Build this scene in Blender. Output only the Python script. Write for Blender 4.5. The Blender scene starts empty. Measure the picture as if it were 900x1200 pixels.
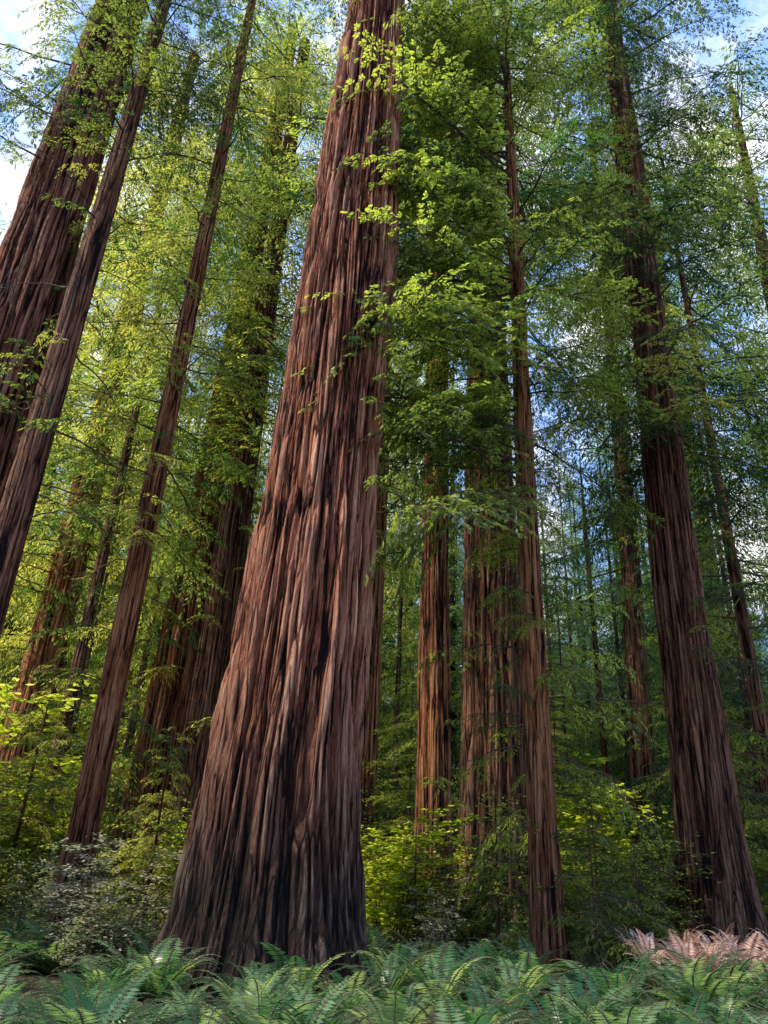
import bpy, math, random
import numpy as np
from mathutils import Vector, Matrix, Euler

random.seed(7)
scene = bpy.context.scene
scene.view_settings.view_transform = 'Standard'
scene.view_settings.look = 'None'
scene.view_settings.exposure = 0
COL = scene.collection

# ------------------------------------------------------------------ noise
def _hash(i, j, k, s):
    n = (i*374761393 + j*668265263 + k*2147483647 + s*974634777) & 0xffffffff
    n = ((n ^ (n >> 13))*1274126177) & 0xffffffff
    n = ((n ^ (n >> 15))*2246822519) & 0xffffffff
    return ((n ^ (n >> 16)) & 0xffffff)/float(0xffffff)

def vnoise(x, y, z, s=0):
    x, y, z = np.broadcast_arrays(np.asarray(x, float), np.asarray(y, float), np.asarray(z, float))
    i = np.floor(x).astype(np.int64); j = np.floor(y).astype(np.int64); k = np.floor(z).astype(np.int64)
    fx = x-i; fy = y-j; fz = z-k
    fx = fx*fx*(3-2*fx); fy = fy*fy*(3-2*fy); fz = fz*fz*(3-2*fz)
    def L(a, b, t): return a+(b-a)*t
    c = [[[_hash(i+a, j+b, k+d, s) for d in (0, 1)] for b in (0, 1)] for a in (0, 1)]
    return L(L(L(c[0][0][0], c[1][0][0], fx), L(c[0][1][0], c[1][1][0], fx), fy),
             L(L(c[0][0][1], c[1][0][1], fx), L(c[0][1][1], c[1][1][1], fx), fy), fz)

def ground_z(x, y):
    d = math.hypot(x, y)
    v = float(vnoise(x*.12, y*.12, 0, 3))-.5
    v2 = float(vnoise(x*.5, y*.5, 0, 5))-.5
    return v*.5 + v2*.12 + max(0, d-35)*.03

# ------------------------------------------------------------------ materials
def new_mat(name):
    m = bpy.data.materials.new(name); m.use_nodes = True
    nt = m.node_tree; nt.nodes.clear()
    out = nt.nodes.new('ShaderNodeOutputMaterial')
    return m, nt, out

def ramp(nt, stops, interp='LINEAR'):
    r = nt.nodes.new('ShaderNodeValToRGB')
    r.color_ramp.interpolation = interp
    e = r.color_ramp.elements
    e[0].position, e[0].color = stops[0][0], (*stops[0][1], 1)
    e[1].position, e[1].color = stops[-1][0], (*stops[-1][1], 1)
    for p, c in stops[1:-1]:
        n = e.new(p); n.color = (*c, 1)
    return r

def noise(nt, vec, scale, detail=3, rough=.55):
    n = nt.nodes.new('ShaderNodeTexNoise')
    n.inputs['Scale'].default_value = scale
    n.inputs['Detail'].default_value = detail
    n.inputs['Roughness'].default_value = rough
    if vec is not None: nt.links.new(vec, n.inputs['Vector'])
    return n

def mathn(nt, op, a, b):
    n = nt.nodes.new('ShaderNodeMath'); n.operation = op
    for i, v in enumerate((a, b)):
        if isinstance(v, (int, float)): n.inputs[i].default_value = v
        else: nt.links.new(v, n.inputs[i])
    return n.outputs[0]

def mixc(nt, fac, a, b, mode='MIX'):
    n = nt.nodes.new('ShaderNodeMix'); n.data_type = 'RGBA'; n.blend_type = mode
    for sock, v in ((n.inputs[0], fac), (n.inputs[6], a), (n.inputs[7], b)):
        if isinstance(v, (int, float)): sock.default_value = v
        elif isinstance(v, tuple): sock.default_value = (*v, 1)
        else: nt.links.new(v, sock)
    return n.outputs[2]

def leaf_mat(name, dark, light, tdark, tlight, tfac=.5, rough=.45):
    m, nt, out = new_mat(name)
    oi = nt.nodes.new('ShaderNodeObjectInfo')
    at = nt.nodes.new('ShaderNodeAttribute'); at.attribute_name = 'var'
    f = mathn(nt, 'ADD', at.outputs['Fac'], mathn(nt, 'MULTIPLY', mathn(nt, 'SUBTRACT', oi.outputs['Random'], .5), .35))
    r1 = ramp(nt, [(.25, dark), (.85, light)]); nt.links.new(f, r1.inputs[0])
    r2 = ramp(nt, [(.25, tdark), (.85, tlight)]); nt.links.new(f, r2.inputs[0])
    p = nt.nodes.new('ShaderNodeBsdfPrincipled')
    p.inputs['Roughness'].default_value = rough
    p.inputs['Specular IOR Level'].default_value = .4
    nt.links.new(r1.outputs[0], p.inputs['Base Color'])
    t = nt.nodes.new('ShaderNodeBsdfTranslucent'); nt.links.new(r2.outputs[0], t.inputs['Color'])
    mx = nt.nodes.new('ShaderNodeMixShader'); mx.inputs[0].default_value = tfac
    nt.links.new(p.outputs[0], mx.inputs[1]); nt.links.new(t.outputs[0], mx.inputs[2])
    nt.links.new(mx.outputs[0], out.inputs[0])
    return m

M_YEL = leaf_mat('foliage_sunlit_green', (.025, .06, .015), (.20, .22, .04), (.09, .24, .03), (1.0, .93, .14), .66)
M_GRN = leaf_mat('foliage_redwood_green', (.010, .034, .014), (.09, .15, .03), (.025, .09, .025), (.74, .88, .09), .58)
M_BLU = leaf_mat('foliage_haze_green', (.02, .055, .035), (.09, .16, .05), (.05, .16, .08), (.50, .74, .15), .56)  # distance haze painted into the leaf colour as a bluish tint
M_MAP = leaf_mat('foliage_maple', (.12, .18, .02), (.28, .30, .03), (.70, .85, .05), (.97, .97, .12), .68)
M_FERN = leaf_mat('fern_green', (.03, .10, .04), (.20, .31, .15), (.10, .30, .07), (.70, .86, .22), .44, .32)
M_DRY = leaf_mat('dry_frond', (.45, .24, .17), (.80, .56, .46), (.5, .3, .2), (.8, .6, .5), .3, .6)
M_PALE = leaf_mat('foliage_pale_huckleberry', (.16, .25, .08), (.62, .56, .44), (.4, .5, .2), (.9, .82, .58), .45, .4)

def bark_mat(name, furrow, mid, top, grey, fine=22.0, base_dark=0.4, greyamt=.5, strip=7.0):
    m, nt, out = new_mat(name)
    tc = nt.nodes.new('ShaderNodeTexCoord')
    def mapped(vec, sz):
        mp = nt.nodes.new('ShaderNodeMapping'); mp.inputs['Scale'].default_value = (1, 1, sz)
        nt.links.new(vec, mp.inputs['Vector']); return mp.outputs[0]
    wn = noise(nt, mapped(tc.outputs['Object'], .22), 1.6, 3, .6)
    va = nt.nodes.new('ShaderNodeVectorMath'); va.operation = 'MULTIPLY_ADD'
    nt.links.new(wn.outputs['Color'], va.inputs[0]); va.inputs[1].default_value = (.28, .28, 0)
    nt.links.new(tc.outputs['Object'], va.inputs[2])
    wv = va.outputs[0]
    at = nt.nodes.new('ShaderNodeAttribute'); at.attribute_name = 'ridge'
    fn = noise(nt, mapped(wv, .035), fine, 5, .72)
    fn2 = noise(nt, mapped(wv, .10), fine*3.0, 4, .8)
    big = noise(nt, mapped(wv, .10), 2.6, 5, .65)
    vo = nt.nodes.new('ShaderNodeTexVoronoi'); vo.feature = 'DISTANCE_TO_EDGE'; vo.inputs['Scale'].default_value = strip
    nt.links.new(mapped(wv, .022), vo.inputs['Vector'])
    vm = nt.nodes.new('ShaderNodeMapRange'); vm.inputs[1].default_value = .0; vm.inputs[2].default_value = .12
    vm.interpolation_type = 'SMOOTHSTEP'
    nt.links.new(vo.outputs['Distance'], vm.inputs[0])
    f = mathn(nt, 'MULTIPLY', at.outputs['Fac'], .90)
    f = mathn(nt, 'ADD', f, mathn(nt, 'MULTIPLY', mathn(nt, 'SUBTRACT', vm.outputs[0], .78), .36))
    f = mathn(nt, 'ADD', f, mathn(nt, 'MULTIPLY', mathn(nt, 'SUBTRACT', fn.outputs['Fac'], .5), 1.2))
    f = mathn(nt, 'ADD', f, mathn(nt, 'MULTIPLY', mathn(nt, 'SUBTRACT', fn2.outputs['Fac'], .5), 1.2))
    r = ramp(nt, [(.18, furrow), (.45, mid), (1.0, top)]); nt.links.new(f, r.inputs[0])
    rb = ramp(nt, [(.46, (0, 0, 0)), (.62, (1, 1, 1))]); nt.links.new(big.outputs['Fac'], rb.inputs[0])
    gm = mathn(nt, 'MULTIPLY', rb.outputs[0], greyamt)
    rg = ramp(nt, [(.18, tuple(c*.05 for c in grey)), (.5, tuple(c*.5 for c in grey)), (.95, grey)]); nt.links.new(f, rg.inputs[0])
    c = mixc(nt, gm, r.outputs[0], rg.outputs[0])
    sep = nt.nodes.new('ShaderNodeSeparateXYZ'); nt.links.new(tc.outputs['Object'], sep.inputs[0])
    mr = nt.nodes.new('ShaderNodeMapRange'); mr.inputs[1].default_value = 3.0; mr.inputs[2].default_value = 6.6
    mr.inputs[3].default_value = base_dark; mr.inputs[4].default_value = 0  # bark mixes toward near-black grey-brown at the trunk foot, ragged upper edge
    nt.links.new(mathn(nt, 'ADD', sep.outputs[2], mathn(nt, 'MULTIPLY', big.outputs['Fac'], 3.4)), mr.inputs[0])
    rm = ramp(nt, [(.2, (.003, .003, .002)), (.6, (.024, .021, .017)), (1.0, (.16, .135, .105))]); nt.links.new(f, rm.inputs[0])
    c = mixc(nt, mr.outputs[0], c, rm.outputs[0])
    p = nt.nodes.new('ShaderNodeBsdfPrincipled')
    p.inputs['Roughness'].default_value = .85
    p.inputs['Specular IOR Level'].default_value = .2
    nt.links.new(c, p.inputs['Base Color'])
    b = nt.nodes.new('ShaderNodeBump'); b.inputs['Strength'].default_value = 1.0; b.inputs['Distance'].default_value = .09
    hh = mathn(nt, 'ADD', fn.outputs['Fac'], mathn(nt, 'MULTIPLY', fn2.outputs['Fac'], .7))
    hh = mathn(nt, 'ADD', hh, mathn(nt, 'MULTIPLY', vm.outputs[0], .4))
    nt.links.new(hh, b.inputs['Height'])
    nt.links.new(b.outputs[0], p.inputs['Normal'])
    nt.links.new(p.outputs[0], out.inputs[0])
    return m

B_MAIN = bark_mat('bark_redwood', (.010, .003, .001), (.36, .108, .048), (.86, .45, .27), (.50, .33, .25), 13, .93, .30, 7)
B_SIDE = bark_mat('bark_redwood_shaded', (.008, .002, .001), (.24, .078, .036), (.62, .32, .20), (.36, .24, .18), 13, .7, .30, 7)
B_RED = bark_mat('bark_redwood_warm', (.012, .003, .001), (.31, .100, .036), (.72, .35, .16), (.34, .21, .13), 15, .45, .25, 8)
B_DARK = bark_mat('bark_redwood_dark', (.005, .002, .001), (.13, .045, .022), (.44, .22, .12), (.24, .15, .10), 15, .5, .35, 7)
B_FAR = bark_mat('bark_haze_tinted', (.02, .012, .01), (.11, .065, .045), (.26, .17, .12), (.2, .16, .13), 10, .1, .4, 5)  # aerial haze put into the bark colour: lifted furrows, duller reds

def twig_mat():
    m, nt, out = new_mat('twig_wood')
    geo = nt.nodes.new('ShaderNodeNewGeometry')
    n = noise(nt, geo.outputs['Position'], 12, 3)
    r = ramp(nt, [(.3, (.035, .02, .014)), (.7, (.12, .075, .05))]); nt.links.new(n.outputs['Fac'], r.inputs[0])
    p = nt.nodes.new('ShaderNodeBsdfPrincipled'); p.inputs['Roughness'].default_value = .9
    nt.links.new(r.outputs[0], p.inputs['Base Color']); nt.links.new(p.outputs[0], out.inputs[0])
    return m
M_TWIG = twig_mat()

def ground_mat():
    m, nt, out = new_mat('forest_floor')
    geo = nt.nodes.new('ShaderNodeNewGeometry')
    n = noise(nt, geo.outputs['Position'], 1.2, 6, .65)
    n2 = noise(nt, geo.outputs['Position'], 14, 5, .7)
    f = mathn(nt, 'ADD', mathn(nt, 'MULTIPLY', n.outputs['Fac'], .5), mathn(nt, 'MULTIPLY', n2.outputs['Fac'], .5))
    r = ramp(nt, [(.35, (.03, .02, .012)), (.5, (.09, .055, .03)), (.6, (.05, .07, .02)), (.7, (.16, .1, .06))])
    nt.links.new(f, r.inputs[0])
    p = nt.nodes.new('ShaderNodeBsdfPrincipled'); p.inputs['Roughness'].default_value = .95
    nt.links.new(r.outputs[0], p.inputs['Base Color'])
    b = nt.nodes.new('ShaderNodeBump'); b.inputs['Strength'].default_value = .8; b.inputs['Distance'].default_value = .08
    nt.links.new(n2.outputs['Fac'], b.inputs['Height']); nt.links.new(b.outputs[0], p.inputs['Normal'])
    nt.links.new(p.outputs[0], out.inputs[0])
    return m

# ------------------------------------------------------------------ mesh helpers
RNG = np.random.default_rng(3)
def mesh_np(name, V, F, mats, mi=None, smooth=True, var=None):
    me = bpy.data.meshes.new(name)
    V = np.asarray(V, dtype=np.float32); F = np.asarray(F, dtype=np.int32)
    nv, nf = len(V), len(F)
    me.vertices.add(nv); me.vertices.foreach_set('co', V.ravel())
    me.loops.add(nf*4); me.loops.foreach_set('vertex_index', F.ravel())
    me.polygons.add(nf)
    me.polygons.foreach_set('loop_start', np.arange(nf, dtype=np.int32)*4)
    me.polygons.foreach_set('loop_total', np.full(nf, 4, dtype=np.int32))
    if mi is not None: me.polygons.foreach_set('material_index', np.asarray(mi, dtype=np.int32))
    me.polygons.foreach_set('use_smooth', np.full(nf, smooth, dtype=bool))
    for m in mats: me.materials.append(m)
    me.update(calc_edges=True)
    if var is not None:
        at = me.attributes.new('var', 'FLOAT', 'POINT'); at.data.foreach_set('value', np.asarray(var, dtype=np.float32))
    return me

class Geo:
    def __init__(s): s.V = []; s.F = []; s.M = []
    def leaf(s, p, d, n, ln, w, mi=1):
        side = d.cross(n)
        if side.length < 1e-5: side = Vector((1, 0, 0))
        side.normalize(); side *= w*.5
        i = len(s.V); mid = p+d*(ln*.45)
        s.V += [tuple(p), tuple(mid+side), tuple(p+d*ln), tuple(mid-side)]
        s.F.append((i, i+1, i+2, i+3)); s.M.append(mi)
    def tube(s, pts, rad, k=5, mi=0):
        base = len(s.V); n = len(pts)
        for a, p in enumerate(pts):
            t = (pts[min(a+1, n-1)]-pts[max(a-1, 0)]).normalized()
            u = t.cross(Vector((0, 0, 1)))
            if u.length < .05: u = t.cross(Vector((1, 0, 0)))
            u.normalize(); v = t.cross(u)
            for b in range(k):
                an = 2*math.pi*b/k
                s.V.append(tuple(p+(u*math.cos(an)+v*math.sin(an))*rad[a]))
        for a in range(n-1):
            for b in range(k):
                b2 = (b+1) % k
                s.F.append((base+a*k+b, base+a*k+b2, base+(a+1)*k+b2, base+(a+1)*k+b)); s.M.append(mi)
    def arrays(s):
        V = np.array(s.V); F = np.array(s.F); M = np.array(s.M)
        var = np.full(len(V), .5)
        lf = F[M > 0]
        var[lf.ravel()] = np.repeat(RNG.random(len(lf)), 4)
        return V, F, M, var
    def mesh(s, name, mats):
        V, F, M, var = s.arrays()
        return mesh_np(name, V, F, mats, M, False, var)

def empty(name, loc=(0, 0, 0)):
    e = bpy.data.objects.new(name, None); e.empty_display_size = .5
    e.location = loc; COL.objects.link(e); return e

def child(name, me, par, loc=(0, 0, 0), rot=(0, 0, 0), sc=1.0):
    o = bpy.data.objects.new(name, me); COL.objects.link(o)
    o.parent = par; o.location = loc; o.rotation_euler = rot
    o.scale = (sc, sc, sc) if not isinstance(sc, tuple) else sc
    return o

# ------------------------------------------------------------------ foliage limbs (as arrays, merged per crown)
def limb_geo(seed, L=3.0, sub_step=.13, tw_step=.075, lf=.105, lw=.031, mode='mid', droop=.10, wid=.36, wood=.03):
    R = random.Random(seed); g = Geo()
    pts = []; n = 8
    cur = R.uniform(-.12, .12); up = R.uniform(.02, .16)
    for i in range(n):
        x = L*i/(n-1)
        pts.append(Vector((x, cur*x*x/L+.05*R.uniform(-1, 1), up*x-droop*x*x/L*1.6+.03*R.uniform(-1, 1))))
    g.tube(pts, [wood*(1-.8*i/(n-1)) for i in range(n)], 4)
    def at(t):
        f = t*(n-1); i = min(int(f), n-2); return pts[i].lerp(pts[i+1], f-i), (pts[i+1]-pts[i]).normalized()
    s = .12*L; side = 1
    while s < L:
        t = s/L; p, d = at(min(t, .999))
        side = -side
        ang = math.radians(R.uniform(38, 72))*side
        if t > .95: ang *= .3
        prof = math.sin(min(1, (t+.12))*math.pi*.78)*.95+.1
        sl = max(.18, L*wid*prof*R.uniform(.45, 1.2))
        if R.random() < .14: s += sub_step; continue
        sd = Matrix.Rotation(ang, 3, 'Z') @ d; sd.z += R.uniform(-.35, .14); sd.normalize()
        m = 4; sp = []; dr = R.uniform(.18, .55)
        for i in range(m+1):
            q = i/m
            sp.append(p+sd*(sl*q)+Vector((0, 0, -1))*(sl*q*q*dr))
        if mode == 'mid': g.tube(sp[::2], [.007, .005, .002], 3)
        tl = 0.04; ts = 1
        while tl < sl:
            f = tl/sl*m; i = min(int(f), m-1); tp = sp[i].lerp(sp[i+1], f-i); td = (sp[i+1]-sp[i]).normalized()
            ts = -ts
            ta = math.radians(R.uniform(35, 65))*ts
            if tl > sl*.9: ta *= .2
            dv = Matrix.Rotation(ta, 3, 'Z') @ td; dv.z += R.uniform(-.4, .1); dv.normalize()
            nrm = Vector((R.uniform(-.5, .5), R.uniform(-.5, .5), 1)).normalized()
            if mode == 'low':
                g.leaf(tp, dv, nrm, lf*R.uniform(.7, 1.3), lw*R.uniform(.7, 1.2), 1)
            else:
                twl = R.uniform(.12, .25)*(1-.4*tl/sl)
                for k, (q, a) in enumerate(((.12, 48), (.22, -48), (.42, 46), (.5, -46), (.72, 42), (.8, -25))):
                    ld = Matrix.Rotation(math.radians(a+R.uniform(-12, 12)), 3, nrm) @ dv
                    ld.z += R.uniform(-.15, .12)
                    nn = (nrm+Vector((R.uniform(-.3, .3), R.uniform(-.3, .3), 0))).normalized()
                    g.leaf(tp+dv*(twl*q), ld.normalized(), nn, lf*R.uniform(.7, 1.15)*(1-.4*q), lw, 1)
            tl += tw_step*R.uniform(.7, 1.3)
        s += sub_step*R.uniform(.6, 1.4)
    return g

MID = [limb_geo(100+i).arrays() for i in range(7)]
SPR = [limb_geo(200+i, L=1.2, sub_step=.10, tw_step=.06, lf=.085, lw=.024, wood=.012).arrays() for i in range(4)]
LOW = [limb_geo(300+i, L=3.0, sub_step=.135, tw_step=.08, lf=.24, lw=.058, mode='low', wood=.03).arrays() for i in range(5)]
FAR = [limb_geo(330+i, L=4.5, sub_step=.28, tw_step=.17, lf=.44, lw=.145, mode='low', wood=.04, wid=.42).arrays() for i in range(5)]

def dead_limb(seed):
    R = random.Random(seed); g = Geo(); n = 10; L = 2.6
    pts = [Vector((L*i/(n-1), R.uniform(-.06, .06)+.02*i, .25*math.sin(i*.35)-.012*i*i*.5+R.uniform(-.04, .04))) for i in range(n)]
    g.tube(pts, [.028*(1-.85*i/(n-1)) for i in range(n)], 5)
    for i in range(3, n):
        for _ in range(2):
            a = R.choice((-1, 1))*R.uniform(.5, 1.1); l = R.uniform(.3, .9)
            d = Vector((math.cos(a), math.sin(a), R.uniform(-.35, .2)))
            q = [pts[i]+d*l*j/3+Vector((0, 0, -.08*j*j/9+R.uniform(-.02, .02))) for j in range(4)]
            g.tube(q, [.009*(1-.25*j) for j in range(4)], 3)
    return g.arrays()
DEAD = [dead_limb(i) for i in range(3)]
LIBS = {'L': MID, 'S': SPR, 'W': LOW, 'F': FAR, 'D': DEAD}

class Crown:
    def __init__(s): s.p = []; s.off = 0
    def add(s, src, loc, rot, sc, rv, mi_off=0):
        V, F, M, var = src
        R3 = np.array(Euler(rot).to_matrix())*sc
        s.p.append((V @ R3.T+np.array(loc), F+s.off, M, var*.35+rv*.65)); s.off += len(V)
    def mesh(s, name, mats):
        return mesh_np(name, *[np.concatenate([q[i] for q in s.p]) for i in (0, 1)], mats,
                       np.concatenate([q[2] for q in s.p]), False, np.concatenate([q[3] for q in s.p]))

# ------------------------------------------------------------------ trunks
def trunk_mesh(name, prof, axis, mat, nseg=160, dz=.12, seed=1, amp=.05, freq=4.5, flare=.25, lobes=5, flute=0.0):
    zs = [p[0] for p in prof]; rs = [p[1] for p in prof]
    H = zs[-1]
    nz = int((H+.6)/dz)+1
    z = np.linspace(-.6, H, nz)[:, None]; th = np.linspace(0, 2*math.pi, nseg, endpoint=False)[None, :]
    R = np.interp(z, zs, rs)
    ax = np.interp(z, [a[0] for a in axis], [a[1] for a in axis])
    ay = np.interp(z, [a[0] for a in axis], [a[2] for a in axis])
    Rref = max(rs[1], .2)
    tw = th+z*.010*(1 if seed % 2 else -1)+.16*(vnoise(np.cos(th)*1.3, np.sin(th)*1.3, z*.2, seed+9)-.5)
    cx = np.cos(tw)*Rref*freq; cy = np.sin(tw)*Rref*freq
    fz = freq*.04
    wob = (vnoise(cx*.4, cy*.4, z*.4, seed+4)-.5)*1.1
    n1 = vnoise(cx+wob, cy+wob, z*fz*1.4, seed)
    n2 = vnoise(cx*2.1+wob, cy*2.1-wob, z*fz*3.0, seed+1)
    n3 = vnoise(cx*.3, cy*.3, z*fz*.8, seed+2)
    n4 = vnoise(cx*4.5, cy*4.5, z*fz*7, seed+3)
    n5 = vnoise(cx*.38+3, cy*.38, z*.05, seed+12)
    a = np.minimum(1, np.abs(2*n1-1)*2.4)**.7
    b = np.minimum(1, np.abs(2*n2-1)*1.9)**.8
    fl = np.minimum(1, np.abs(2*n5-1)*2.2)**.6
    h = .46*a+.34*b+.20*n4
    lob = (vnoise(np.cos(th)*lobes*.35+7, np.sin(th)*lobes*.35, z*.08, seed+6)-.4)
    Rf = R+flare*np.exp(-np.maximum(z, -.3)/1.1)*(.55+1.6*lob)*Rref+R*.10*(n3-.5)+flute*(fl-.7)
    rr = Rf+amp*(h-.6)*1.6
    if flute > 0: h = h*(.5+.5*fl)
    X = ax+rr*np.cos(th); Y = ay+rr*np.sin(th); Z = np.broadcast_to(z, X.shape)
    V = np.stack([X, Y, Z], -1).reshape(-1, 3)
    ii = np.arange(nz-1)[:, None]*nseg; jj = np.arange(nseg)[None, :]; j2 = (jj+1) % nseg
    F = np.stack([ii+jj, ii+j2, ii+nseg+j2, ii+nseg+jj], -1).reshape(-1, 4)
    me = mesh_np(name, V, F, [mat])
    at = me.attributes.new('ridge', 'FLOAT', 'POINT')
    at.data.foreach_set('value', h.astype(np.float32).ravel())
    return me

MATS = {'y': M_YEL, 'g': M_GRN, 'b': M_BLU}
def make_tree(name, X, Y, prof, mat, axis=None, crown=(), seed=1, **kw):
    axis = axis or [(0, 0, 0), (1, 0, 0)]
    e = empty(name, (X, Y, ground_z(X, Y)*.6))
    child('trunk', trunk_mesh(name+'_trunk', prof, axis, mat, seed=seed, **kw), e)
    R = random.Random(seed*31+5)
    zs = [p[0] for p in prof]; rs = [p[1] for p in prof]
    crowns = {}
    for (kind, key, z0, z1, cnt, s0, s1, azc, azs) in crown:
        C = crowns.setdefault(key if kind != 'D' else 'd', Crown())
        for i in range(cnt):
            z = z0+(z1-z0)*(i+R.random())/cnt
            az = math.radians(azc+R.uniform(-azs, azs))
            r = float(np.interp(z, zs, rs))*.85
            cx = float(np.interp(z, [a[0] for a in axis], [a[1] for a in axis])); cy = float(np.interp(z, [a[0] for a in axis], [a[2] for a in axis]))
            C.add(R.choice(LIBS[kind]), (cx+r*math.cos(az), cy+r*math.sin(az), z), (R.uniform(-.3, .3), R.uniform(-.12, .38), az), R.uniform(s0, s1), R.random())
    for k, C in crowns.items():
        child('bare_limbs' if k == 'd' else 'foliage', C.mesh(name+'_crown', [M_TWIG, MATS.get(k, M_GRN)]), e)
    return e

RW = 'redwood_tree'
make_tree('giant_redwood_tree', -1.45, 13.0, [(-.6, 1.62), (0, 1.48), (1.0, 1.34), (3, 1.22), (8, 1.10), (14.5, 1.02), (24.7, .72), (42, .45)], B_MAIN,
          axis=[(0, 0, 0), (3, -.02, 0), (8, .17, 0), (14.5, .38, 0), (24.7, .54, 0), (42, .8, 0)], seed=11,
          nseg=600, dz=.07, amp=.15, freq=6.0, flare=.24, flute=.16,
          crown=[('L', 'g', 26, 41, 36, .9, 1.5, 0, 180), ('S', 'g', 8, 24, 10, .7, 1.3, -20, 50)])
# left group
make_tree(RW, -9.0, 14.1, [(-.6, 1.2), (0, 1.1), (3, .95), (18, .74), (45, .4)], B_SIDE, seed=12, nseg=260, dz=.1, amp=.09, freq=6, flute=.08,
          crown=[('L', 'g', 22, 44, 55, .7, 1.4, 0, 180), ('L', 'g', 18, 27, 16, .6, 1.2, -60, 90), ('D', '', 9, 19, 5, .6, 1, 0, 180), ('S', 'g', 9, 20, 12, .8, 1.5, -60, 90)])
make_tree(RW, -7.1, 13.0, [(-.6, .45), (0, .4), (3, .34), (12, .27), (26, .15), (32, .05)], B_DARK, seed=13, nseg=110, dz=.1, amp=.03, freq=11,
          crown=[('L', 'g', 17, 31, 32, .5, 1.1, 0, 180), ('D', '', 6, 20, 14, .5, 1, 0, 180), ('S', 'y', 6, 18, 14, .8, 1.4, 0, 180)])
make_tree(RW, -5.62, 16.0, [(-.6, .40), (0, .33), (3, .28), (12, .24), (28, .15), (34, .05)], B_RED, seed=14, nseg=110, dz=.1, amp=.03, freq=11,
          crown=[('L', 'y', 8, 33, 58, .45, 1.0, 0, 180), ('D', '', 7, 30, 16, .6, 1, 0, 180), ('S', 'y', 3, 12, 24, .8, 1.6, 0, 180)])
make_tree(RW, -8.8, 32.0, [(-.6, 1.6), (0, 1.4), (4, 1.05), (17, .78), (55, .3)], B_RED, seed=15, nseg=200, amp=.10, freq=5, flute=.08,
          axis=[(0, 0, 0), (50, .8, 0)], crown=[('W', 'y', 18, 54, 170, 1.0, 1.9, 0, 180), ('W', 'y', 9, 17, 8, .5, .9, 0, 180)])
make_tree(RW, -6.6, 30.0, [(-.6, 1.2), (0, 1.05), (4, .85), (17, .62), (50, .3)], B_DARK, seed=16, nseg=180, amp=.10, freq=5, flute=.06,
          crown=[('W', 'g', 16, 49, 140, .9, 1.7, 0, 180), ('W', 'y', 5, 15, 12, .4, .9, 0, 180)])
make_tree(RW, -13.5, 30.0, [(-.6, 1.2), (0, 1.0), (4, .85), (17, .62), (48, .3)], B_RED, seed=17, nseg=180, amp=.10, freq=5,
          crown=[('W', 'y', 11, 47, 200, 1.0, 2.0, 0, 180)])
make_tree('fir_tree', -9.7, 24.0, [(-.6, .3), (0, .24), (15, .16), (32, .04)], B_DARK, seed=30, nseg=40, dz=.2, amp=.02, freq=8,
          crown=[('W', 'y', 11, 31, 80, .7, 1.25, 0, 180)])
make_tree('fir_tree', -7.9, 22.0, [(-.6, .25), (0, .2), (15, .14), (30, .04)], B_DARK, seed=31, nseg=40, dz=.2, amp=.02, freq=8,
          crown=[('W', 'g', 15, 29, 50, .6, 1.1, 0, 180), ('W', 'y', 3, 14, 10, .3, .6, 0, 180)])
# centre group behind
make_tree(RW, -.35, 35.0, [(-.6, .7), (0, .62), (20, .5), (50, .2)], B_RED, seed=18, nseg=110, amp=.04, freq=6,
          crown=[('W', 'y', 15, 49, 125, 1, 1.8, 0, 180)])
make_tree(RW, 1.78, 22.0, [(-.6, .72), (0, .58), (3, .49), (18, .39), (42, .2)], B_RED, seed=19, nseg=180, dz=.1, amp=.06, freq=7.5, flute=.05,
          axis=[(0, 0, 0), (30, -.2, 0)], crown=[('L', 'g', 16.5, 41, 75, .6, 1.3, 0, 180), ('S', 'g', 3, 18, 20, .7, 1.4, 0, 180)])
make_tree(RW, 4.0, 26.0, [(-.6, 1.4), (0, 1.2), (4, 1.05), (20, .85), (55, .4)], B_DARK, seed=20, nseg=260, dz=.1, amp=.12, freq=5, flute=.12,
          axis=[(0, 0, 0), (30, .3, 0)], crown=[('W', 'g', 23, 54, 125, .9, 1.7, 0, 180)])
make_tree(RW, 3.25, 15.0, [(-.6, .38), (0, .31), (3, .27), (8, .235), (24, .12), (30, .04)], B_RED, seed=21, nseg=110, dz=.1, amp=.03, freq=11,
          crown=[('L', 'g', 10.5, 29, 80, .6, 1.25, 0, 180), ('L', 'g', 9, 26, 62, 1.2, 1.75, 206, 24), ('S', 'g', .8, 12, 60, .7, 1.6, 0, 180),
                 ('L', 'y', 3, 12, 20, .3, .55, 0, 180), ('L', 'y', 12, 26, 18, .7, 1.3, 0, 180)])
# right group
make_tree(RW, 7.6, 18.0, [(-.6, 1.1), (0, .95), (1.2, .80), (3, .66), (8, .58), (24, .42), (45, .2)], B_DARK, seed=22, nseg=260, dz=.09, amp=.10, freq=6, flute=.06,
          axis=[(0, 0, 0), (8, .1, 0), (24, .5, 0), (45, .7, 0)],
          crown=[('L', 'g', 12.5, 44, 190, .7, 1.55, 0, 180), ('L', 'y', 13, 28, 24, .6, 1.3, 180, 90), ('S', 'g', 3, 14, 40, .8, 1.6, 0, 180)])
make_tree(RW, 12.0, 35.0, [(-.6, .65), (0, .58), (20, .45), (50, .2)], B_DARK, seed=23, nseg=110, amp=.04, freq=6,
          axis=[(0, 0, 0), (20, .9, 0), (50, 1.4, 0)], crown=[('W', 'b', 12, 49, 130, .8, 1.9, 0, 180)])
make_tree(RW, 16.4, 25.0, [(-.6, .6), (0, .5), (15, .40), (26, .3), (40, .1)], B_DARK, seed=24, nseg=110, amp=.04, freq=7,
          axis=[(0, 0, 0), (20, .2, 0), (40, .9, 0)], crown=[('W', 'g', 5, 39, 175, .6, 1.6, 0, 180)])
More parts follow.
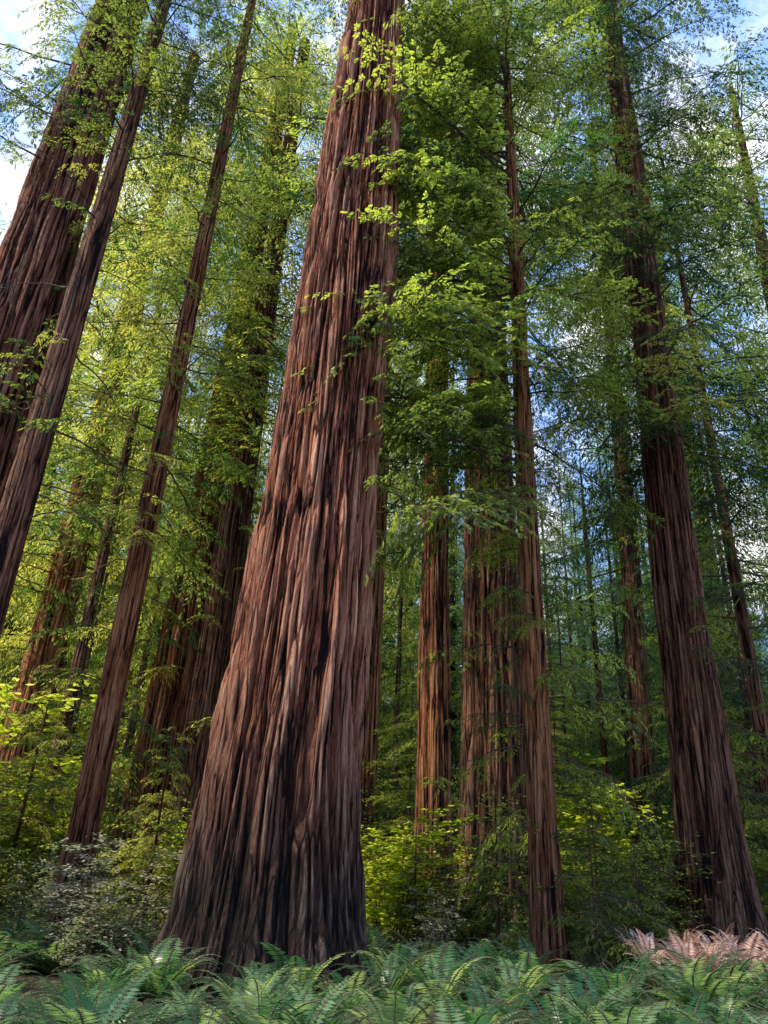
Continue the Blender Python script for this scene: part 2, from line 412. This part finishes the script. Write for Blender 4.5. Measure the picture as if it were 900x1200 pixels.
make_tree(RW, 19.2, 40.0, [(-.6, .7), (0, .6), (20, .45), (50, .2)], B_DARK, seed=25, nseg=110, amp=.04, freq=6,
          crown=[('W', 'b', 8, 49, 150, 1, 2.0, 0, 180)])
make_tree('fir_tree', 11.6, 22.5, [(-.6, .3), (0, .24), (15, .16), (32, .04)], B_DARK, seed=32, nseg=40, dz=.2, amp=.02, freq=8,
          crown=[('W', 'g', 9, 31, 95, .6, 1.4, 0, 180)])
make_tree('dead_snag_tree', 11.5, 38.0, [(-.6, .2), (0, .18), (20, .10), (24, .04)], B_DARK, seed=26, nseg=40, amp=.01, freq=8,
          crown=[('D', '', 3, 23, 26, .4, .8, 0, 180)])

# understory hemlocks filling the gaps
def hemlock_mesh(seed, H, key):
    R = random.Random(seed); C = Crown()
    cnt = int(H*6.2)
    for j in range(cnt):
        t = (j+R.random())/cnt; z = .4+(H-.6)*t
        C.add(R.choice(LOW), (0, 0, z), (R.uniform(-.3, .3), R.uniform(-.1, .4), R.uniform(0, 6.283)), (1.2-.95*t)*R.uniform(.4, 1.25), R.random())
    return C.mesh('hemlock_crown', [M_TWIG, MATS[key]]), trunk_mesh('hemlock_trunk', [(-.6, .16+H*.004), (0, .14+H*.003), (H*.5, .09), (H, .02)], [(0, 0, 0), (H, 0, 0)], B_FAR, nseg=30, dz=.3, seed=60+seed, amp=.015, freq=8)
HEM = {k: [hemlock_mesh(700+i+10*ord(k), 28, k) for i in range(2)] for k in 'ygb'}
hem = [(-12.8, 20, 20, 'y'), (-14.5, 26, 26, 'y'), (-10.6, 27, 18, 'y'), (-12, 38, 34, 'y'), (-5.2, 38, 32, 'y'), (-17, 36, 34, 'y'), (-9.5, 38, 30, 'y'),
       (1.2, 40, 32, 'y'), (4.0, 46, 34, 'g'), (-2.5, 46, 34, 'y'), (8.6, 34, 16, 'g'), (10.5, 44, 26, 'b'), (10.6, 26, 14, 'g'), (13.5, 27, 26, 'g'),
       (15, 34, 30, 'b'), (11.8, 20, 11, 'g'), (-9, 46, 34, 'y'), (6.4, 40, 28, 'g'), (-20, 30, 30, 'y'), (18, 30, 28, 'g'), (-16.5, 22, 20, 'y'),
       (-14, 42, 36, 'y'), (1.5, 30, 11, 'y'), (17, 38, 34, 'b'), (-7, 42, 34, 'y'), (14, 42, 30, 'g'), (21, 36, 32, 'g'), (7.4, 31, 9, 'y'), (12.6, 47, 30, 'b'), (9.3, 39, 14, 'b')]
for i, (x, y, h, k) in enumerate(hem):
    e = empty('hemlock_tree', (x, y, ground_z(x, y)))
    cm, tm = HEM[k][i % 2]; rz = i*1.7
    child('trunk', tm, e, rot=(0, 0, rz), sc=h/28); child('foliage', cm, e, rot=(0, 0, rz), sc=(h/28*.5+.5, h/28*.5+.5, h/28))

# ------------------------------------------------------------------ distant forest
def far_tree(name, seed, H, clear, mat, rad):
    R = random.Random(seed); C = Crown()
    g = Geo(); r0 = H*.008
    g.tube([Vector((0, 0, H*i/12-1)) for i in range(13)], [r0*(1.15-i/12*1.05) for i in range(13)], 12)
    C.add(g.arrays(), (0, 0, 0), (0, 0, 0), 1, .5)
    cnt = int((H-clear)*5.8)
    for j in range(cnt):
        t = (j+R.random())/cnt; z = clear+(H-clear)*t
        C.add(R.choice(FAR), (0, 0, z), (R.uniform(-.3, .3), R.uniform(-.1, .45), R.uniform(0, 6.283)), rad*(1.1-.85*t)*R.uniform(.5, 1.15)/4.5, R.random())
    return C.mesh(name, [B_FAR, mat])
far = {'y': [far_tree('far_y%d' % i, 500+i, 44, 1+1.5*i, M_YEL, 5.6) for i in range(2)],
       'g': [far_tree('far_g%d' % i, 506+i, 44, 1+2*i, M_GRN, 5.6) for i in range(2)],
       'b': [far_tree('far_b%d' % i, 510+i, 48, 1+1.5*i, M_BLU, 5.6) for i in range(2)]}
fe = empty('distant_redwood_forest')
R = random.Random(99)
placed = []
tries = 0
while len(placed) < 185 and tries < 8000:
    tries += 1
    y = 46+(R.random()**.9)*85; rt = R.uniform(-.95, .95); x = rt*y
    if .25 < rt < .285 and y < 62: continue
    if any((x-a)**2+(y-b)**2 < 24 for a, b in placed): continue
    placed.append((x, y))
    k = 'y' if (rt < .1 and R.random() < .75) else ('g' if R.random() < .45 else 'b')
    sc = R.uniform(.8, 1.35) if rt < .1 else R.uniform(.6, 1.15)
    child('distant_tree', R.choice(far[k]), fe, (x, y, ground_z(x, y)-.5), (0, 0, R.uniform(0, 6.28)), sc)

# ------------------------------------------------------------------ ferns & shrubs
def fern_mesh(seed, mat, tag):
    R = random.Random(seed); g = Geo(); nf = 15
    for k in range(nf):
        az = 2*math.pi*k/nf+R.uniform(-.25, .25); L = R.uniform(.7, 1.2); el = R.uniform(.65, 1.35)
        p = Vector((0, 0, .03)); n = 32; pts = []
        side_b = R.uniform(-.5, .5)
        for i in range(n):
            t = i/n
            e = el-t*t*1.5; a = az+side_b*t*.5
            d = Vector((math.cos(a)*math.cos(e), math.sin(a)*math.cos(e), math.sin(e)))
            pts.append((p.copy(), d)); p = p+d*(L/n)
        g.tube([q[0] for q in pts[::4]]+[p], [.006]*len(pts[::4])+[.002], 3)
        for i in range(3, n):
            q, d = pts[i]; t = i/n
            s = d.cross(Vector((0, 0, 1))).normalized(); nn = s.cross(d).normalized()
            ln = .15*(math.sin(min(1, t*1.0+.12)*math.pi)**.7*.9+.08)*L
            for sg in (-1, 1):
                dd = (s*sg+d*.28+Vector((0, 0, R.uniform(-.22, -.02)))).normalized()
                g.leaf(q, dd, nn, ln*R.uniform(.85, 1.1), .030*L, 1)
    V, F, M, var = g.arrays()
    fr = (np.arange(len(V))*nf//len(V)); tint = RNG.random(nf)
    return mesh_np(tag, V, F, [M_TWIG, mat], M, False, var*.25+tint[fr]*.75)
FERN = [fern_mesh(i, M_FERN, 'fern') for i in range(6)]
DFERN = [fern_mesh(20, M_DRY, 'dry_fern_m')]

def shrub_mesh(seed, mat, H=1.6, leaves=1500, lf=.075, lw=.05):
    R = random.Random(seed); g = Geo()
    stems = []
    for k in range(9):
        az = R.uniform(0, 6.28); sp = R.uniform(.15, .6); h = H*R.uniform(.5, 1.1)
        pts = [Vector((math.cos(az)*sp*h*(i/6)**1.3+R.uniform(-.03, .03), math.sin(az)*sp*h*(i/6)**1.3+R.uniform(-.03, .03), h*i/6)) for i in range(7)]
        g.tube(pts, [.014*(1-.8*i/6) for i in range(7)], 4); stems.append(pts)
        for i in range(2, 7):
            for _ in range(3):
                a = R.uniform(0, 6.28); l = H*R.uniform(.12, .32)
                d = Vector((math.cos(a), math.sin(a), R.uniform(-.1, .5)))
                q = [pts[i]+d*l*j/3+Vector((0, 0, -.05*j*j/9)) for j in range(4)]
                g.tube(q, [.004, .003, .003, .002], 3); stems.append(q)
    tw = [s for s in stems if len(s) == 4]
    for _ in range(leaves):
        s = R.choice(tw); i = R.randrange(3); p = s[i].lerp(s[i+1], R.random())
        a = R.uniform(0, 6.28); d = Vector((math.cos(a), math.sin(a), R.uniform(-.5, .2))).normalized()
        g.leaf(p+Vector((R.uniform(-.03, .03), R.uniform(-.03, .03), R.uniform(-.03, .03))), d, Vector((R.uniform(-.4, .4), R.uniform(-.4, .4), 1)).normalized(), lf*R.uniform(.6, 1.2), lw*R.uniform(.7, 1.1), 1)
    return g.mesh('shrub_mesh', [M_TWIG, mat])
SH_M = [shrub_mesh(i, M_MAP, 2.0, 1900, .11, .09) for i in range(2)]
SH_Y = [shrub_mesh(10+i, M_YEL, 1.6, 1900, .07, .038) for i in range(2)]
SH_G = [shrub_mesh(20+i, M_GRN, 1.6, 1900, .07, .038) for i in range(2)]
SH_P = [shrub_mesh(30+i, M_PALE, 1.6, 1300, .075, .045) for i in range(2)]

fb = empty('sword_fern_bed'); R = random.Random(5)
trunks = [(-1.45, 13, 2.0), (-9, 14.1, 1.4), (-7.1, 13, .7), (-5.62, 16, .6), (3.25, 15, .5), (7.6, 18, 1.3), (1.78, 22, .9), (4, 26, 1.6)]
cnt = 0
while cnt < 440:
    y = 6.8+(R.random()**1.5)*26; x = R.uniform(-.75, .75)*y
    if any(math.hypot(x-a, y-b) < c for a, b, c in trunks): continue
    child('sword_fern', R.choice(FERN), fb, (x, y, ground_z(x, y)-.06), (R.uniform(-.15, .15), R.uniform(-.15, .15), R.uniform(0, 6.28)), R.uniform(.45, .95)+(.3 if y > 10.5 else 0))
    cnt += 1
for i in range(16):
    x = 5.3+R.uniform(-.9, .9); y = 13.0+R.uniform(-1, 1.2)
    child('dry_fern', DFERN[0], fb, (x, y, ground_z(x, y)+.4), (R.uniform(-.4, .4), R.uniform(-.4, .4), R.uniform(0, 6.28)), R.uniform(.5, .8))

def shrubs(name, lib, pts, s0, s1):
    for x, y, n, sp in pts:
        e = empty(name, (x, y, ground_z(x, y)))
        for _ in range(n):
            dx = R.gauss(0, sp); dy = R.gauss(0, sp)
            child('shrub_clump', R.choice(lib), e, (dx, dy, -.05), (0, 0, R.uniform(0, 6.28)), R.uniform(s0, s1))
shrubs('vine_maple_bush', SH_M, [(.55, 19.5, 4, .35), (1.0, 24, 6, .7), (16, 27, 4, 1), (1.2, 32, 5, 1.2), (8.5, 33, 5, 1.4), (-15, 27, 5, 1.2), (-4.4, 21, 4, .7)], .8, 1.5)
shrubs('vine_maple_bush', SH_M, [(7.3, 27, 8, .6), (-11, 21, 5, 1)], 1.4, 2.7)
shrubs('huckleberry_bush', SH_Y, [(-7.6, 15.5, 4, .6), (-9.5, 18, 6, 1.2), (-5.4, 19.5, 5, .9), (-4.5, 24, 6, 1.2), (-12, 24, 7, 1.6), (-8, 22, 5, 1), (-2, 28, 4, 1), (-15, 20, 4, 1), (10.5, 18, 4, 1), (5.6, 19, 5, .6), (12.5, 21, 5, 1)], .9, 2.1)
shrubs('pale_huckleberry_bush', SH_P, [(-4.4, 13.4, 6, .5), (-6.3, 17.5, 4, .7), (1.2, 16.5, 2, .3)], .7, 1.3)
shrubs('evergreen_bush', SH_G, [(4.2, 16, 4, .5), (2.5, 18, 3, .6), (6.1, 17, 3, .5), (9.5, 23, 6, 1.4), (13, 24, 6, 1.5), (12, 32, 7, 2), (1, 36, 6, 2)], .8, 1.7)
for i, (x, y, h, k) in enumerate([(3.9, 14.2, 2.6, 'g'), (2.6, 16.4, 3.4, 'g'), (-6.9, 14.6, 2.8, 'y'), (-4.6, 17.6, 4.5, 'y'), (-10.2, 17, 5, 'y'),
                                  (-4.2, 26, 7, 'y'), (9.8, 19, 4, 'g'), (11.3, 24, 7, 'g'), (-3.6, 22, 3.5, 'y'), (-8.2, 19, 6, 'y'), (5.0, 15.2, 2.4, 'g'), (5.6, 20, 4.2, 'g'), (1.1, 18.6, 2.6, 'y')]):
    e = empty('conifer_sapling', (x, y, ground_z(x, y))); R2 = random.Random(900+i); C = Crown()
    cnt = int(16+h*10)
    for j in range(cnt):
        t = (j+R2.random())/cnt
        C.add(R2.choice(SPR), (0, 0, .2+(h-.2)*t), (R2.uniform(-.3, .3), R2.uniform(-.2, .3), R2.uniform(0, 6.28)), (1.25-.95*t)*(.5+h*.12)*R2.uniform(.6, 1.1), R2.random())
    child('foliage', C.mesh('sapling_crown', [M_TWIG, MATS[k]]), e)
    child('trunk', trunk_mesh('sapling_trunk', [(-.2, .03+h*.008), (0, .025+h*.007), (h, .006)], [(0, 0, 0), (h, 0, 0)], B_DARK, nseg=14, dz=.2, seed=70+i, amp=.004, freq=8, flare=0), e)

ue = empty('distant_undergrowth')
for i in range(160):
    y = 30+R.random()*45; x = R.uniform(-.85, .85)*y
    child('undergrowth_clump', R.choice(SH_Y if R.random() < .65 else SH_G), ue, (x, y, ground_z(x, y)-.1), (0, 0, R.uniform(0, 6.28)), R.uniform(1.4, 3.8))

# ------------------------------------------------------------------ ground
n = 200
u = np.linspace(-1, 1, n); c = np.sign(u)*np.abs(u)**2.6*700
GX, GY = np.meshgrid(c, c+15, indexing='ij')
D = np.hypot(GX, GY)
GZ = (vnoise(GX*.12, GY*.12, 0, 3)-.5)*.5+(vnoise(GX*.5, GY*.5, 0, 5)-.5)*.12+np.maximum(0, D-35)*.03
V = np.stack([GX, GY, GZ], -1).reshape(-1, 3)
ii = np.arange(n-1)[:, None]*n; jj = np.arange(n-1)[None, :]
F = np.stack([ii+jj, ii+n+jj, ii+n+jj+1, ii+jj+1], -1).reshape(-1, 4)
g = bpy.data.objects.new('ground', mesh_np('ground', V, F, [ground_mat()])); COL.objects.link(g)

# ------------------------------------------------------------------ light
el = math.radians(45)
s = Vector((-.91, -.34, 0)).normalized()*math.cos(el); s.z = math.sin(el)
sun = bpy.data.lights.new('sun', 'SUN'); sun.energy = 5; sun.angle = math.radians(.5); sun.color = (1, .92, .74)
so = bpy.data.objects.new('sun', sun); COL.objects.link(so); so.rotation_euler = s.to_track_quat('Z', 'Y').to_euler()
w = bpy.data.worlds.new('World'); scene.world = w; w.use_nodes = True
nt = w.node_tree; nt.nodes.clear()
sk = nt.nodes.new('ShaderNodeTexSky'); sk.sky_type = 'NISHITA'; sk.sun_disc = False
sk.sun_elevation = el; sk.sun_rotation = math.atan2(s.x, s.y)
sk.air_density = 1.0; sk.dust_density = 2.0
tcw = nt.nodes.new('ShaderNodeTexCoord')
cn = noise(nt, tcw.outputs['Generated'], 7.5, 6, .6)
cr = ramp(nt, [(.46, (.06, .06, .06)), (.66, (.95, .95, .95))]); nt.links.new(cn.outputs['Fac'], cr.inputs[0])
skb = mixc(nt, .8, sk.outputs[0], (2.7, 5.6, 13.0))
skc = mixc(nt, cr.outputs[0], skb, (12.5, 12.2, 12.0))
bg = nt.nodes.new('ShaderNodeBackground'); bg.inputs[1].default_value = .14
ow = nt.nodes.new('ShaderNodeOutputWorld')
nt.links.new(skc, bg.inputs[0]); nt.links.new(bg.outputs[0], ow.inputs[0])

# ------------------------------------------------------------------ camera
cam = bpy.data.cameras.new('camera'); co = bpy.data.objects.new('camera', cam); COL.objects.link(co)
p = math.radians(26); roll = math.atan2(85, 1775)
R0 = Vector((1, 0, 0)); U0 = Vector((0, -math.sin(p), math.cos(p))); Fw = Vector((0, math.cos(p), math.sin(p)))
Rv = R0*math.cos(roll)+U0*math.sin(roll); Uv = U0*math.cos(roll)-R0*math.sin(roll)
M = Matrix((Rv, Uv, -Fw)).transposed().to_4x4(); M.translation = Vector((0, 0, 1.6))
co.matrix_world = M
cam.sensor_fit = 'VERTICAL'; cam.sensor_height = 36; cam.lens = 26
cam.clip_start = .1; cam.clip_end = 2000
scene.camera = co
print('objects', len(bpy.data.objects))
